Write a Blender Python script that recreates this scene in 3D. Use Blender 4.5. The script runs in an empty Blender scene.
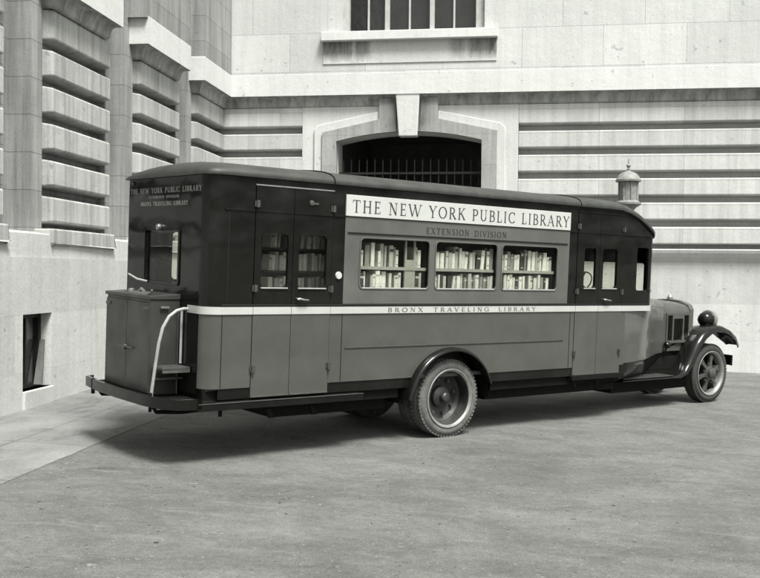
import bpy, bmesh, math, random
from mathutils import Matrix, Vector
from mathutils.geometry import tessellate_polygon
random.seed(11)
R = math.radians
scene = bpy.context.scene
COL = scene.collection

# ------------------------------------------------------------------ frames
CAM_ROT = Matrix(((0.98812001, -0.1532419, -0.01165154),
                  (0.15339904, 0.98806431, 0.01405927),
                  (0.009358, -0.01567959, 0.99983328)))
BUS_ROT = Matrix(((0.68240976, -0.73033861, 0.03037155),
                  (0.73089746, 0.68233768, -0.01428971),
                  (-0.01028732, 0.03194993, 0.99943653)))
BUS_LOC = Vector((-3.13211, 9.12582, 0.14932))
GN = Vector((0.03037155, -0.01428971, 0.99943653))


def ground_z(x, y):
    return BUS_LOC.z - (GN.x * (x - BUS_LOC.x) + GN.y * (y - BUS_LOC.y)) / GN.z


# ------------------------------------------------------------------ materials
class NT:
    def __init__(s, name):
        s.m = bpy.data.materials.new(name)
        s.m.use_nodes = True
        s.t = s.m.node_tree
        s.n, s.l = s.t.nodes, s.t.links
        s.p = s.n['Principled BSDF']
        s.out = s.n['Material Output']
        s.co = s.n.new('ShaderNodeTexCoord')

    def link(s, a, b):
        s.l.new(a, b)

    def noise(s, scale, detail=4, rough=.55, stretch=(1, 1, 1), dist=0.0, loc=(0, 0, 0)):
        mp = s.n.new('ShaderNodeMapping')
        mp.inputs['Scale'].default_value = stretch
        mp.inputs['Location'].default_value = loc
        s.link(s.co.outputs['Object'], mp.inputs['Vector'])
        t = s.n.new('ShaderNodeTexNoise')
        t.inputs['Scale'].default_value = scale
        t.inputs['Detail'].default_value = detail
        t.inputs['Roughness'].default_value = rough
        t.inputs['Distortion'].default_value = dist
        s.link(mp.outputs['Vector'], t.inputs['Vector'])
        return t.outputs['Fac']

    def ramp(s, fac, stops, interp='LINEAR'):
        r = s.n.new('ShaderNodeValToRGB')
        r.color_ramp.interpolation = interp
        e = r.color_ramp.elements
        while len(e) < len(stops):
            e.new(.5)
        for i, (p, v) in enumerate(stops):
            e[i].position = p
            c = v if isinstance(v, (tuple, list)) else (v, v, v)
            e[i].color = (*c, 1)
        s.link(fac, r.inputs['Fac'])
        return r.outputs['Color']

    def mix(s, a, b, fac=1.0, mode='MULTIPLY'):
        m = s.n.new('ShaderNodeMix')
        m.data_type = 'RGBA'
        m.blend_type = mode
        for sock, v in ((m.inputs[6], a), (m.inputs[7], b)):
            if isinstance(v, (tuple, list)):
                sock.default_value = (*v, 1)
            else:
                s.link(v, sock)
        if isinstance(fac, (int, float)):
            m.inputs[0].default_value = fac
        else:
            s.link(fac, m.inputs[0])
        return m.outputs[2]

    def math(s, op, a, b=None):
        m = s.n.new('ShaderNodeMath')
        m.operation = op
        for i, v in enumerate((a, b)):
            if v is None:
                continue
            if isinstance(v, (int, float)):
                m.inputs[i].default_value = v
            else:
                s.link(v, m.inputs[i])
        return m.outputs[0]

    def bump(s, h, dist=.01, strength=1.0, normal=None):
        b = s.n.new('ShaderNodeBump')
        b.inputs['Distance'].default_value = dist
        b.inputs['Strength'].default_value = strength
        s.link(h, b.inputs['Height'])
        if normal is not None:
            s.link(normal, b.inputs['Normal'])
        return b.outputs['Normal']

    def xyz(s):
        x = s.n.new('ShaderNodeSeparateXYZ')
        s.link(s.co.outputs['Object'], x.inputs[0])
        return x.outputs

    def done(s, col, rough=.5, normal=None, spec=.5, coat=0.0, metal=0.0):
        if isinstance(col, (tuple, list)):
            s.p.inputs['Base Color'].default_value = (*col, 1)
        else:
            s.link(col, s.p.inputs['Base Color'])
        if isinstance(rough, (int, float)):
            s.p.inputs['Roughness'].default_value = rough
        else:
            s.link(rough, s.p.inputs['Roughness'])
        s.p.inputs['Specular IOR Level'].default_value = spec
        s.p.inputs['Coat Weight'].default_value = coat
        s.p.inputs['Coat Roughness'].default_value = .06
        s.p.inputs['Metallic'].default_value = metal
        if normal is not None:
            s.link(normal, s.p.inputs['Normal'])
        return s.m


def tint(v, k=1.0):
    """monochrome plate tone: neutral with a faint olive cast"""
    return (v * (1.0 - .02 * k), v * (1 + .02 * k), v * (1 - .12 * k))


def m_stone(name, base, joint=None, streak=.35, blotch=.25, stains=None, rough_edge=.012, k=.25):
    s = NT(name)
    big = s.ramp(s.noise(.9, 5, .6), [(.3, 1 - blotch), (.7, 1.0)])
    fine = s.ramp(s.noise(38, 4, .65), [(.3, .86), (.7, 1.06)])
    st = s.ramp(s.noise(1.0, 5, .6, (5.5, 5.5, .35), .3), [(.42, 1.0), (.72, 1 - streak)])
    st2 = s.ramp(s.noise(1.0, 3, .5, (16, 16, .6), 0, (3, 1, 7)), [(.5, 1.0), (.75, 1 - streak * .6)])
    pits = s.ramp(s.noise(9, 2, .4, (1, 1, 1), 0, (7, 3, 1)), [(.70, 1.0), (.76, .72)])
    c = s.mix(tint(base, k), big)
    for q in (fine, st, st2, pits):
        c = s.mix(c, q)
    if joint:
        bw, bh, off, ox, oz, dark = joint
        x, y, z = s.xyz()
        cb = s.n.new('ShaderNodeCombineXYZ')
        s.link(s.math('ADD', x, ox), cb.inputs[0])
        s.link(s.math('ADD', z, oz), cb.inputs[1])
        br = s.n.new('ShaderNodeTexBrick')
        br.offset = off
        br.inputs['Color1'].default_value = (1, 1, 1, 1)
        br.inputs['Color2'].default_value = (.82, .82, .82, 1)
        br.inputs['Mortar'].default_value = (dark, dark, dark, 1)
        br.inputs['Scale'].default_value = 1
        br.inputs['Mortar Size'].default_value = .006
        br.inputs['Mortar Smooth'].default_value = .4
        br.inputs['Brick Width'].default_value = bw
        br.inputs['Row Height'].default_value = bh
        s.link(cb.outputs[0], br.inputs['Vector'])
        c = s.mix(c, br.outputs['Color'])
    if stains:
        x, y, z = s.xyz()
        x0, x1, z0, z1, stops = stains
        u = s.math('DIVIDE', s.math('SUBTRACT', x, x0), x1 - x0)
        u = s.math('ADD', u, s.math('MULTIPLY', s.math('SUBTRACT', s.noise(7, 3), .5), .035))
        v = s.math('DIVIDE', s.math('SUBTRACT', z, z0), z1 - z0)
        v = s.math('ADD', v, s.math('MULTIPLY', s.math('SUBTRACT', s.noise(4, 3, .5, (3, 3, 1)), .5), .5))
        a = s.ramp(u, stops)
        b = s.ramp(v, [(.0, 0.0), (.12, .35), (.45, .9), (1.0, 1.0)])
        mk = s.math('MULTIPLY', a, b)
        mk = s.math('MULTIPLY', mk, s.ramp(s.noise(1, 4, .6, (14, 14, 2.2)), [(.3, .75), (.7, 1.25)]))
        mk = s.math('MINIMUM', mk, .92)
        c = s.mix(c, tint(.085, .5), mk, 'MIX')
    n = s.bump(s.noise(55, 5, .7), rough_edge * .35, .6)
    n = s.bump(s.noise(5, 4, .6), rough_edge, .6, n)
    return s.done(c, .88, n, .25)


def m_paint(name, base, rough=.22, wave=.006, dust=.0, k=1.0, coat=.5, spec=.5, var=.25):
    s = NT(name)
    v = s.ramp(s.noise(1.6, 5, .6, (1, 1, 1), .4), [(.3, 1 - var), (.7, 1 + var * .4)])
    g = s.ramp(s.noise(60, 3, .6), [(.3, .94), (.7, 1.05)])
    c = s.mix(s.mix(tint(base, k), v), g)
    if dust:
        d = s.ramp(s.noise(2.3, 6, .65, (1, 1, .55), .5, (4, 2, 9)), [(.45, 0), (.8, dust)])
        c = s.mix(c, tint(.22, .6), d, 'MIX')
        sp = s.ramp(s.noise(45, 1, .3, (1, 1, 1), 0, (1, 8, 2)), [(.76, 0), (.80, dust * 1.6)])
        c = s.mix(c, tint(.02, 1), sp, 'MIX')
    rr = s.ramp(s.noise(3.2, 5, .6), [(.3, rough * .8), (.75, min(1, rough * 1.7))])
    n = s.bump(s.noise(1.1, 2, .4, (.9, .9, 1.5)), wave, 1.0) if wave else None
    if wave > .01:
        n = s.bump(s.noise(6, 2, .4), wave * .06, 1.0, n)
    return s.done(c, rr, n, spec, coat)


def m_flat(name, base, rough=.7, k=.8, var=.2, sc=8, bump=.003, spec=.35, metal=0.0):
    s = NT(name)
    v = s.ramp(s.noise(sc, 5, .6), [(.3, 1 - var), (.7, 1 + var * .3)])
    c = s.mix(tint(base, k), v)
    n = s.bump(s.noise(sc * 4, 4, .6), bump, .7)
    return s.done(c, rough, n, spec, 0, metal)


def m_glass(name, refl=1.0, tone=.92):
    s = NT(name)
    tr = s.n.new('ShaderNodeBsdfTransparent')
    tr.inputs['Color'].default_value = (tone, tone, tone * .97, 1)
    gl = s.n.new('ShaderNodeBsdfGlossy')
    gl.inputs['Roughness'].default_value = .02
    gl.inputs['Color'].default_value = (refl, refl, refl, 1)
    fr = s.n.new('ShaderNodeLayerWeight')
    fr.inputs['Blend'].default_value = .5
    fz = s.math('ADD', s.math('MULTIPLY', s.math('POWER', fr.outputs['Facing'], 5), .9), .03)
    mx = s.n.new('ShaderNodeMixShader')
    s.link(s.bump(s.noise(2.0, 2, .4), .004, 1), gl.inputs['Normal'])
    s.link(fz, mx.inputs[0])
    s.link(tr.outputs[0], mx.inputs[1])
    s.link(gl.outputs[0], mx.inputs[2])
    s.link(mx.outputs[0], s.out.inputs['Surface'])
    return s.m


def m_ground():
    s = NT('worn asphalt')
    a = s.ramp(s.noise(.42, 7, .66, (1, 1.3, 1), .8), [(.28, .72), (.5, .97), (.72, 1.22)])
    b = s.ramp(s.noise(2.1, 6, .68, (.7, 1.3, 1), .6, (8, 3, 0)), [(.3, .74), (.7, 1.22)])
    sc = s.ramp(s.noise(3.4, 6, .6, (.5, 1.6, 1), .9, (5, 2, 0)), [(.60, 0), (.74, .6)])
    dk = s.ramp(s.noise(1.1, 5, .6, (1, 1, 1), .4, (15, 7, 0)), [(.62, 0), (.72, .5)])
    gr = s.ramp(s.noise(230, 2, .7), [(.3, .48), (.7, 1.5)])
    gr2 = s.ramp(s.noise(80, 4, .75), [(.3, .62), (.7, 1.34)])
    gr3 = s.ramp(s.noise(16, 5, .7), [(.3, .82), (.7, 1.16)])
    sp = s.ramp(s.noise(26, 1, .3, (1, 1, 1), 0, (2, 9, 0)), [(.73, 0), (.77, .8)])
    sd = s.ramp(s.noise(15, 1, .3, (1, 1, 1), 0, (12, 1, 0)), [(.76, 0), (.79, .9)])
    c = s.mix(tint(.145, .5), a)
    for q in (b, gr, gr2, gr3):
        c = s.mix(c, q)
    c = s.mix(c, tint(.23, .4), sc, 'MIX')
    c = s.mix(c, tint(.075, .5), dk, 'MIX')
    c = s.mix(c, tint(.26, .4), sp, 'MIX')
    c = s.mix(c, tint(.022, .4), sd, 'MIX')
    n = s.bump(s.noise(170, 3, .7), .010, .9)
    n = s.bump(s.noise(45, 4, .7), .012, .7, n)
    n = s.bump(s.noise(2.5, 5, .6), .03, .7, n)
    return s.done(c, .85, n, .25)


def m_concrete():
    s = NT('pale worn concrete')
    a = s.ramp(s.noise(.8, 6, .65, (1, 1, 1), .6), [(.28, .66), (.7, 1.15)])
    g = s.ramp(s.noise(150, 3, .7), [(.3, .72), (.7, 1.22)])
    g2 = s.ramp(s.noise(30, 5, .7), [(.3, .82), (.7, 1.12)])
    d = s.ramp(s.noise(2.5, 6, .65, (1, .5, 1), .7, (3, 3, 3)), [(.5, 1), (.72, .55)])
    x, y, z = s.xyz()
    cb = s.n.new('ShaderNodeCombineXYZ')
    s.link(y, cb.inputs[0])
    s.link(s.math('ADD', x, 5.3), cb.inputs[1])
    br = s.n.new('ShaderNodeTexBrick')
    br.offset = 0
    br.inputs['Color1'].default_value = (1, 1, 1, 1)
    br.inputs['Color2'].default_value = (.88, .88, .88, 1)
    br.inputs['Mortar'].default_value = (.5, .5, .5, 1)
    br.inputs['Scale'].default_value = 1
    br.inputs['Mortar Size'].default_value = .008
    br.inputs['Brick Width'].default_value = 1.6
    br.inputs['Row Height'].default_value = 1.1
    s.link(cb.outputs[0], br.inputs['Vector'])
    c = s.mix(tint(.215, .3), a)
    for q in (g, g2, d, br.outputs['Color']):
        c = s.mix(c, q)
    n = s.bump(s.noise(160, 4, .7), .006, .8)
    n = s.bump(s.noise(6, 5, .6), .015, .6, n)
    return s.done(c, .85, n, .25)


ST_BACK = m_stone('pale limestone of the facade', .56, None, .12, .12)
ST_RUST = m_stone('limestone of the grooved courses', .58, (1.65, .487, 0, .40, -.01, .58), .22, .16)
ST_UP = m_stone('clean upper limestone', .61, (1.60, .80, .5, 1.1, .22, .55), .10, .12)
ST_BAND = m_stone('limestone of the string course', .60, None, .08, .08)
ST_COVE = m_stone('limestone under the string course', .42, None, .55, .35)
ST_PIER = m_stone('streaked limestone of the piers', .36, (60, .487, 0, 20, .365, .45), .42, .22)
ST_BLOCK = m_stone('streaked limestone of the pier blocks', .47, None, .42, .24)
ST_PLINTH = m_stone('limestone of the plinth', .58, (1.9, .72, .5, .3, -.01, .84), .12, .14)
ST_SURR = m_stone('limestone of the arch surround', .36, (40, .62, 0, 0, .1, .78), .30, .2,
                  (-3.45, -1.80, 4.75, 5.5, [(0, 0), (.2, .15), (.33, .95), (.36, 1), (.64, 1), (.67, .95), (.8, .15), (1, 0)]))
ST_PANEL = m_stone('limestone panel stained below the sill', .58, None, .12, .1,
                   (-4.39, -.81, 6.36, 6.76, [(0, .8), (.16, .8), (.18, .05), (.2, .75), (.265, .7), (.285, 0), (.72, 0), (.75, .45), (.79, .6), (.83, .25), (.86, .65), (.99, .8)]))
ST_KEY = m_stone('pale keystone', .58, None, .10, .1)

BLACK = m_paint('glossy black coachwork', .007, .11, .030, .03, 1.3, .0, .26)
BLACK_F = m_paint('glossy black fender enamel', .006, .11, .0, .01, 1.2, .0, .32)
GREY = m_paint('grey coachwork', .064, .12, .040, .07, .8, .0, .45, .12)
GREY_P = m_paint('grey display panel', .082, .36, .008, .14, .7, .0, .4)
GREY_B = m_paint('grey locker enamel', .034, .32, .012, .14, .8, .0, .35)
SEAM = m_flat('dark door seam', .006, .6, 1.2)
WHITE = m_paint('white sign paint', .43, .4, .0, .06, .35, .1, .4, .08)
STRIPE = m_paint('cream belt paint', .40, .35, .0, .08, .35, .2, .4, .12)
LET_D = m_flat('dark lettering', .030, .5, .8, .25)
LET_S = m_flat('worn dark lettering', .13, .5, .6, .3)
LET_L = m_flat('pale lettering', .27, .5, .4, .3)
ROOF = m_flat('weathered tarred roof canvas', .034, .55, .8, .5, 5, .004, .45)
CHASSIS = m_flat('grimy black chassis', .008, .7, 1.2, .4, 8, .003, .1)
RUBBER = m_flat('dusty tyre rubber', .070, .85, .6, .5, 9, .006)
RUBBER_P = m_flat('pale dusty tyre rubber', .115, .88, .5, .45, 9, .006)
RUBBER_D = m_flat('dark tyre rubber', .042, .8, .7, .4, 9, .006)
RIM = m_paint('dusty dark wheel enamel', .012, .45, .0, .30, .8, .0)
RIM_L = m_flat('bare bright rim', .30, .3, .3, .3, 12, .002, .5, .5)
STEEL = m_flat('worn bright metal', .36, .28, .3, .25, 14, .001, .5, .75)
PALE_M = m_flat('pale painted rail', .30, .35, .3, .2, 14, .001)
STEEL_D = m_flat('dull metal', .09, .4, .6, .3, 14, .001, .5, .5)
WOOD = m_flat('pale shelf board', .26, .6, .5, .2, 10)
WOOD_D = m_flat('dark interior board', .035, .6, .8, .3, 6)
INTER = m_flat('dim interior lining', .06, .7, .6, .2, 5)
GLASS = m_glass('window glass', .55, .96)
GLASS_C = m_glass('cab glass', .6, .95)
GLASS_D = m_flat('dark upper window pane', .02, .08, .6, .5, 2, .004, .6)
IRON = m_flat('dark wrought iron', .014, .5, .8, .3, 20)
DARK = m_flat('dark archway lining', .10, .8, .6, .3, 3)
FRAME = m_flat('pale window frame', .40, .5, .4, .2, 8)
LANT = m_flat('weathered lantern metal', .22, .6, .4, .4, 12, .006)
BOARD = m_flat('grey weathered board', .12, .7, .4, .4, 6)
GROUND = m_ground()
CONC = m_concrete()
BOOKM = [m_flat('book cloth %s' % n, v, .6, .35, .25, 30, .001) for n, v in
         (('pale', .62), ('cream', .50), ('light grey', .36), ('mid grey', .20), ('dark', .04))]


# ------------------------------------------------------------------ mesh helpers
class MB:
    def __init__(s):
        s.bm = bmesh.new()

    def face(s, pts, m=0):
        vs = [s.bm.verts.new(p) for p in pts]
        f = s.bm.faces.new(vs)
        f.material_index = m
        return f

    def hull(s, A, B, m=0, cap=True):
        """two rings joined by side faces, capped"""
        a = [s.bm.verts.new(p) for p in A]
        b = [s.bm.verts.new(p) for p in B]
        k = len(a)
        for i in range(k):
            f = s.bm.faces.new((a[i], a[(i + 1) % k], b[(i + 1) % k], b[i]))
            f.material_index = m
        if cap:
            for ring in (a[::-1], b):
                f = s.bm.faces.new(ring)
                f.material_index = m
        return s

    def box(s, x0, x1, y0, y1, z0, z1, m=0):
        return s.hull([(x0, y0, z0), (x1, y0, z0), (x1, y1, z0), (x0, y1, z0)],
                      [(x0, y0, z1), (x1, y0, z1), (x1, y1, z1), (x0, y1, z1)], m)

    def prism(s, pts, plane, a, b, m=0):
        f = PL[plane]
        return s.hull([f(u, v, a) for u, v in pts], [f(u, v, b) for u, v in pts], m)

    def panel(s, outer, holes, plane, a, b, m=0):
        f = PL[plane]
        loops = [[Vector((u, v, 0)) for u, v in L] for L in [outer] + holes]
        flat = [p for L in loops for p in L]
        tris = tessellate_polygon(loops)
        va = [s.bm.verts.new(f(p.x, p.y, a)) for p in flat]
        vb = [s.bm.verts.new(f(p.x, p.y, b)) for p in flat]
        for t in tris:
            for V in (va, vb):
                try:
                    q = s.bm.faces.new([V[i] for i in t])
                    q.material_index = m
                except ValueError:
                    pass
        o = 0
        for L in loops:
            k = len(L)
            for i in range(k):
                q = s.bm.faces.new((va[o + i], va[o + (i + 1) % k], vb[o + (i + 1) % k], vb[o + i]))
                q.material_index = m
            o += k
        return s

    def tube(s, pts, r, seg=8, m=0):
        pts = [Vector(p) for p in pts]
        rad = r if isinstance(r, (list, tuple)) else [r] * len(pts)
        rings = []
        up = None
        for i, p in enumerate(pts):
            d = (pts[min(i + 1, len(pts) - 1)] - pts[max(i - 1, 0)]).normalized()
            if up is None:
                up = Vector((0, 0, 1)) if abs(d.z) < .9 else Vector((1, 0, 0))
            a = d.cross(up).normalized()
            up = a.cross(d).normalized()
            rings.append([p + (a * math.cos(t) + up * math.sin(t)) * rad[i]
                          for t in [2 * math.pi * k / seg for k in range(seg)]])
        return s.loft(rings, m)

    def loft(s, rings, m=0, closed=True, cap=True):
        vr = [[s.bm.verts.new(p) for p in r_] for r_ in rings]
        k = len(vr[0])
        for A, B in zip(vr, vr[1:]):
            for i in range(k if closed else k - 1):
                f = s.bm.faces.new((A[i], A[(i + 1) % k], B[(i + 1) % k], B[i]))
                f.material_index = m
        if cap and closed:
            for q in (vr[0][::-1], vr[-1]):
                f = s.bm.faces.new(q)
                f.material_index = m
        return s

    def lathe(s, prof, o, axis='y', seg=32, m=0):
        """prof = [(radius, height along axis)]"""
        rings = []
        for r_, h in prof:
            ring = []
            for k in range(seg):
                t = 2 * math.pi * k / seg
                c, q = r_ * math.cos(t), r_ * math.sin(t)
                ring.append((o[0] + c, o[1] + h, o[2] + q) if axis == 'y' else
                            (o[0] + h, o[1] + c, o[2] + q) if axis == 'x' else
                            (o[0] + c, o[1] + q, o[2] + h))
            rings.append(ring)
        vr = [[s.bm.verts.new(p) for p in q] for q in rings]
        for A, B in zip(vr, vr[1:]):
            for i in range(seg):
                f = s.bm.faces.new((A[i], A[(i + 1) % seg], B[(i + 1) % seg], B[i]))
                f.material_index = m
        for q, rr in ((vr[0][::-1], prof[0][0]), (vr[-1], prof[-1][0])):
            if 1e-5 < rr < .1:
                f = s.bm.faces.new(q)
                f.material_index = m
        return s

    def build(s, name, mats, parent=None, smooth=None, bevel=0):
        bmesh.ops.remove_doubles(s.bm, verts=s.bm.verts, dist=1e-5)
        bmesh.ops.recalc_face_normals(s.bm, faces=s.bm.faces)
        me = bpy.data.meshes.new(name)
        s.bm.to_mesh(me)
        s.bm.free()
        for q in (mats if isinstance(mats, (list, tuple)) else [mats]):
            me.materials.append(q)
        o = bpy.data.objects.new(name, me)
        COL.objects.link(o)
        if parent is not None:
            o.parent = parent
        if smooth:
            for p in me.polygons:
                p.use_smooth = True
            me.set_sharp_from_angle(angle=R(smooth))
        if bevel:
            b = o.modifiers.new('bevel', 'BEVEL')
            b.width = bevel
            b.segments = 2
            b.limit_method = 'ANGLE'
            b.angle_limit = R(40)
        return o


PL = {'xz': lambda u, v, d: (u, d, v), 'yz': lambda u, v, d: (d, u, v), 'xy': lambda u, v, d: (u, v, d)}


def build_each(mb, name, mats, parent, smooth=None, bevel=0):
    """every loose piece of the mesh becomes a part of its own"""
    bm = mb.bm
    bmesh.ops.remove_doubles(bm, verts=bm.verts, dist=1e-5)
    seen, isl = set(), []
    for v in bm.verts:
        if v in seen:
            continue
        st, grp = [v], []
        seen.add(v)
        while st:
            a = st.pop()
            grp.append(a)
            for e in a.link_edges:
                b = e.other_vert(a)
                if b not in seen:
                    seen.add(b)
                    st.append(b)
        isl.append(grp)
    for grp in isl:
        q = MB()
        mp = {v: q.bm.verts.new(v.co) for v in grp}
        for f in {f for v in grp for f in v.link_faces}:
            g_ = q.bm.faces.new([mp[v] for v in f.verts])
            g_.material_index = f.material_index
        q.build(name, mats, parent, smooth, bevel)


def rrect(x0, x1, z0, z1, r, n=5):
    p = []
    for cx, cz, a in ((x1 - r, z0 + r, -90), (x1 - r, z1 - r, 0), (x0 + r, z1 - r, 90), (x0 + r, z0 + r, 180)):
        for i in range(n + 1):
            t = R(a + 90 * i / n)
            p.append((cx + r * math.cos(t), cz + r * math.sin(t)))
    return p


def rect(x0, x1, z0, z1):
    return [(x0, z0), (x1, z0), (x1, z1), (x0, z1)]


def thing(name, label, cat, loc=(0, 0, 0), rot=None, group=None):
    o = bpy.data.objects.new(name, None)
    COL.objects.link(o)
    o.location = loc
    if rot is not None:
        o.rotation_euler = rot.to_euler()
    o['label'] = label
    o['category'] = cat
    if group:
        o['group'] = group
    return o


# ------------------------------------------------------------------ lettering
T_, t_ = .135, .062


def glyphs():
    T, t = T_, t_
    L = lambda *a: ('L',) + a
    A = lambda *a: ('A',) + a
    V = lambda x: [L(x, 0, x, 1, T), L(x - .13, .02, x + .13, .02, t * .8), L(x - .13, .98, x + .13, .98, t * .8)]
    f = lambda x, y: [L(x - .13, y, x + .13, y, t * .8)]
    g = {}
    g['A'] = (.86, [L(.1, 0, .43, 1, t), L(.42, 1, .76, 0, T), L(.2, .34, .64, .34, t)] + f(.1, .02) + f(.76, .02))
    g['B'] = (.68, V(.17) + [L(.17, .97, .34, .97, t), L(.17, .52, .36, .52, t), L(.17, .03, .36, .03, t),
                             A(.34, .745, .22, .225, -90, 90), A(.36, .275, .25, .245, -90, 90)])
    g['C'] = (.82, [A(.45, .5, .37, .47, 48, 312), L(.72, .72, .72, .97, t), L(.72, .05, .72, .27, t * .8)])
    g['D'] = (.84, V(.17) + [L(.17, .97, .38, .97, t), L(.17, .03, .38, .03, t), A(.38, .5, .38, .47, -90, 90)])
    g['E'] = (.64, V(.17) + [L(.17, .97, .55, .97, t), L(.17, .51, .46, .51, t), L(.17, .03, .57, .03, t),
                             L(.55, .8, .55, 1, t * .8), L(.46, .41, .46, .61, t * .7), L(.58, 0, .58, .22, t * .8)])
    g['G'] = (.86, [A(.45, .5, .37, .47, 48, 318), L(.72, .72, .72, .97, t), L(.74, .06, .74, .42, T)] + f(.74, .42))
    g['H'] = (.86, V(.17) + V(.69) + [L(.17, .51, .69, .51, t)])
    g['I'] = (.34, V(.17))
    g['K'] = (.80, V(.17) + [L(.2, .42, .66, .98, t), L(.34, .58, .72, .02, T)] + f(.66, .98) + f(.70, .02))
    g['L'] = (.62, V(.17) + [L(.17, .03, .56, .03, t), L(.56, 0, .56, .25, t * .8)])
    g['N'] = (.88, [L(.17, 0, .17, 1, t), L(.17, 1, .72, 0, T), L(.72, 0, .72, 1, t)] + f(.17, .02) + f(.12, .98) + f(.72, .98))
    g['O'] = (.90, [A(.45, .5, .38, .47, 0, 360)])
    g['P'] = (.66, V(.17) + [L(.17, .97, .34, .97, t), L(.17, .46, .34, .46, t), A(.34, .715, .25, .255, -90, 90)])
    g['R'] = (.76, V(.17) + [L(.17, .97, .34, .97, t), L(.17, .49, .34, .49, t), A(.34, .73, .23, .24, -90, 90), L(.36, .48, .70, .02, T)] + f(.70, .02))
    g['S'] = (.60, [A(.30, .73, .20, .24, 40, 232), A(.30, .26, .22, .24, -140, 52), L(.18, .60, .44, .40, T), L(.47, .78, .47, .97, t * .8), L(.10, .03, .10, .24, t * .8)])
    g['T'] = (.74, [L(.37, 0, .37, 1, T), L(.04, .97, .70, .97, t), L(.05, .78, .05, .98, t * .8), L(.69, .78, .69, .98, t * .8)] + f(.37, .02))
    g['U'] = (.84, [L(.17, .36, .17, 1, T), L(.68, .36, .68, 1, t), A(.425, .36, .255, .33, 180, 360)] + f(.17, .98) + f(.68, .98))
    g['V'] = (.82, [L(.10, 1, .41, 0, T), L(.41, 0, .72, 1, t)] + f(.10, .98) + f(.72, .98))
    g['W'] = (1.34, [L(.10, 1, .42, 0, T), L(.42, 0, .69, .95, t), L(.64, 1, .93, 0, T), L(.93, 0, 1.24, 1, t)] + f(.10, .98) + f(1.24, .98) + f(.64, .98))
    g['X'] = (.82, [L(.12, 1, .70, 0, T), L(.68, 1, .12, 0, t)] + f(.12, .98) + f(.68, .98) + f(.12, .02) + f(.70, .02))
    g['Y'] = (.78, [L(.08, 1, .39, .45, T), L(.70, 1, .39, .45, t), L(.39, 0, .39, .47, T)] + f(.08, .98) + f(.70, .98) + f(.39, .02))
    g[' '] = (.50, [])
    return g


GL = glyphs()


def lettering(mb, text, width, height, place, gap=.13, space=.5, weight=1.0):
    """place(u, v, h) -> point; letters run along u from 0 to width"""
    tot = sum((space if c == ' ' else GL[c][0]) for c in text) + gap * (len(text) - 1)
    sx = width / tot
    u = 0.0
    n = 0
    for c in text:
        w, st = GL[c]
        if c == ' ':
            w = space
        for q in st:
            n += 1
            h = .0015 + .00012 * (n % 9)
            if q[0] == 'L':
                x0, y0, x1, y1, tw = q[1:]
                tw *= weight
                dx, dy = x1 - x0, y1 - y0
                d = math.hypot(dx, dy)
                nx_, ny_ = -dy / d * tw / 2, dx / d * tw / 2
                P = [(x0 + nx_, y0 + ny_), (x0 - nx_, y0 - ny_), (x1 - nx_, y1 - ny_), (x1 + nx_, y1 + ny_)]
                P = [((u + a) * sx, b * height) for a, b in P]
                mb.hull([place(a, b, 0) for a, b in P], [place(a, b, h) for a, b in P])
            else:
                cx, cy, rx, ry, a0, a1 = q[1:]
                k = max(6, int(abs(a1 - a0) / 14))
                ring = []
                for i in range(k + 1):
                    a = R(a0 + (a1 - a0) * i / k)
                    tw = (t_ + (T_ - t_) * abs(math.cos(a))) * weight
                    e = Vector((math.cos(a) * rx, math.sin(a) * ry))
                    nrm = Vector((math.cos(a) / rx, math.sin(a) / ry)).normalized() * tw / 2
                    o_, i_ = Vector((cx, cy)) + e + nrm, Vector((cx, cy)) + e - nrm
                    o_, i_ = ((u + o_.x) * sx, o_.y * height), ((u + i_.x) * sx, i_.y * height)
                    ring.append([place(*o_, 0), place(*i_, 0), place(*i_, h), place(*o_, h)])
                mb.loft(ring)
        u += w + gap
    return mb


# ------------------------------------------------------------------ world, sun, camera
w = bpy.data.worlds.new('World')
scene.world = w
w.use_nodes = True
wn, wl = w.node_tree.nodes, w.node_tree.links
sky = wn.new('ShaderNodeTexSky')
sky.sky_type = 'NISHITA'
sky.sun_disc = False
SUN_EL, SUN_AZ = 61.0, 140.0            # azimuth clockwise from +Y
sky.sun_elevation = R(SUN_EL)
sky.sun_rotation = R(SUN_AZ)
sky.dust_density = 4.0
sky.air_density = 1.0
bw = wn.new('ShaderNodeRGBToBW')
mx = wn.new('ShaderNodeMix')
mx.data_type = 'RGBA'
mx.blend_type = 'MULTIPLY'
mx.inputs[0].default_value = 1.0
mx.inputs[7].default_value = (.985, 1.0, .955, 1)
wl.new(sky.outputs[0], bw.inputs[0])
wl.new(bw.outputs[0], mx.inputs[6])
wl.new(mx.outputs[2], wn['Background'].inputs['Color'])
wn['Background'].inputs['Strength'].default_value = .055

sl = bpy.data.lights.new('sun', 'SUN')
sl.energy = 1.5
sl.angle = R(18)
sl.color = (1.0, 1.0, .97)
so = bpy.data.objects.new('sun', sl)
COL.objects.link(so)
d = Vector((math.sin(R(SUN_AZ)) * math.cos(R(SUN_EL)), math.cos(R(SUN_AZ)) * math.cos(R(SUN_EL)), math.sin(R(SUN_EL))))
so.rotation_euler = d.to_track_quat('Z', 'Y').to_euler()

cam = bpy.data.cameras.new('camera')
cam.sensor_width = 36
cam.lens = 36 * 996.0 / 760
cam.clip_end = 1500
cam.clip_start = .05
co = bpy.data.objects.new('camera', cam)
COL.objects.link(co)
ex, ey, ez = (CAM_ROT.col[i] for i in range(3))
co.matrix_world = Matrix(((ex.x, ez.x, -ey.x, 0), (ex.y, ez.y, -ey.y, 0), (ex.z, ez.z, -ey.z, 2.0), (0, 0, 0, 1)))
scene.camera = co
vs = scene.view_settings
vs.view_transform = 'Standard'
vs.look = 'None'
vs.gamma = 1
vs.exposure = 2.2
vs.use_curve_mapping = False

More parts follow.
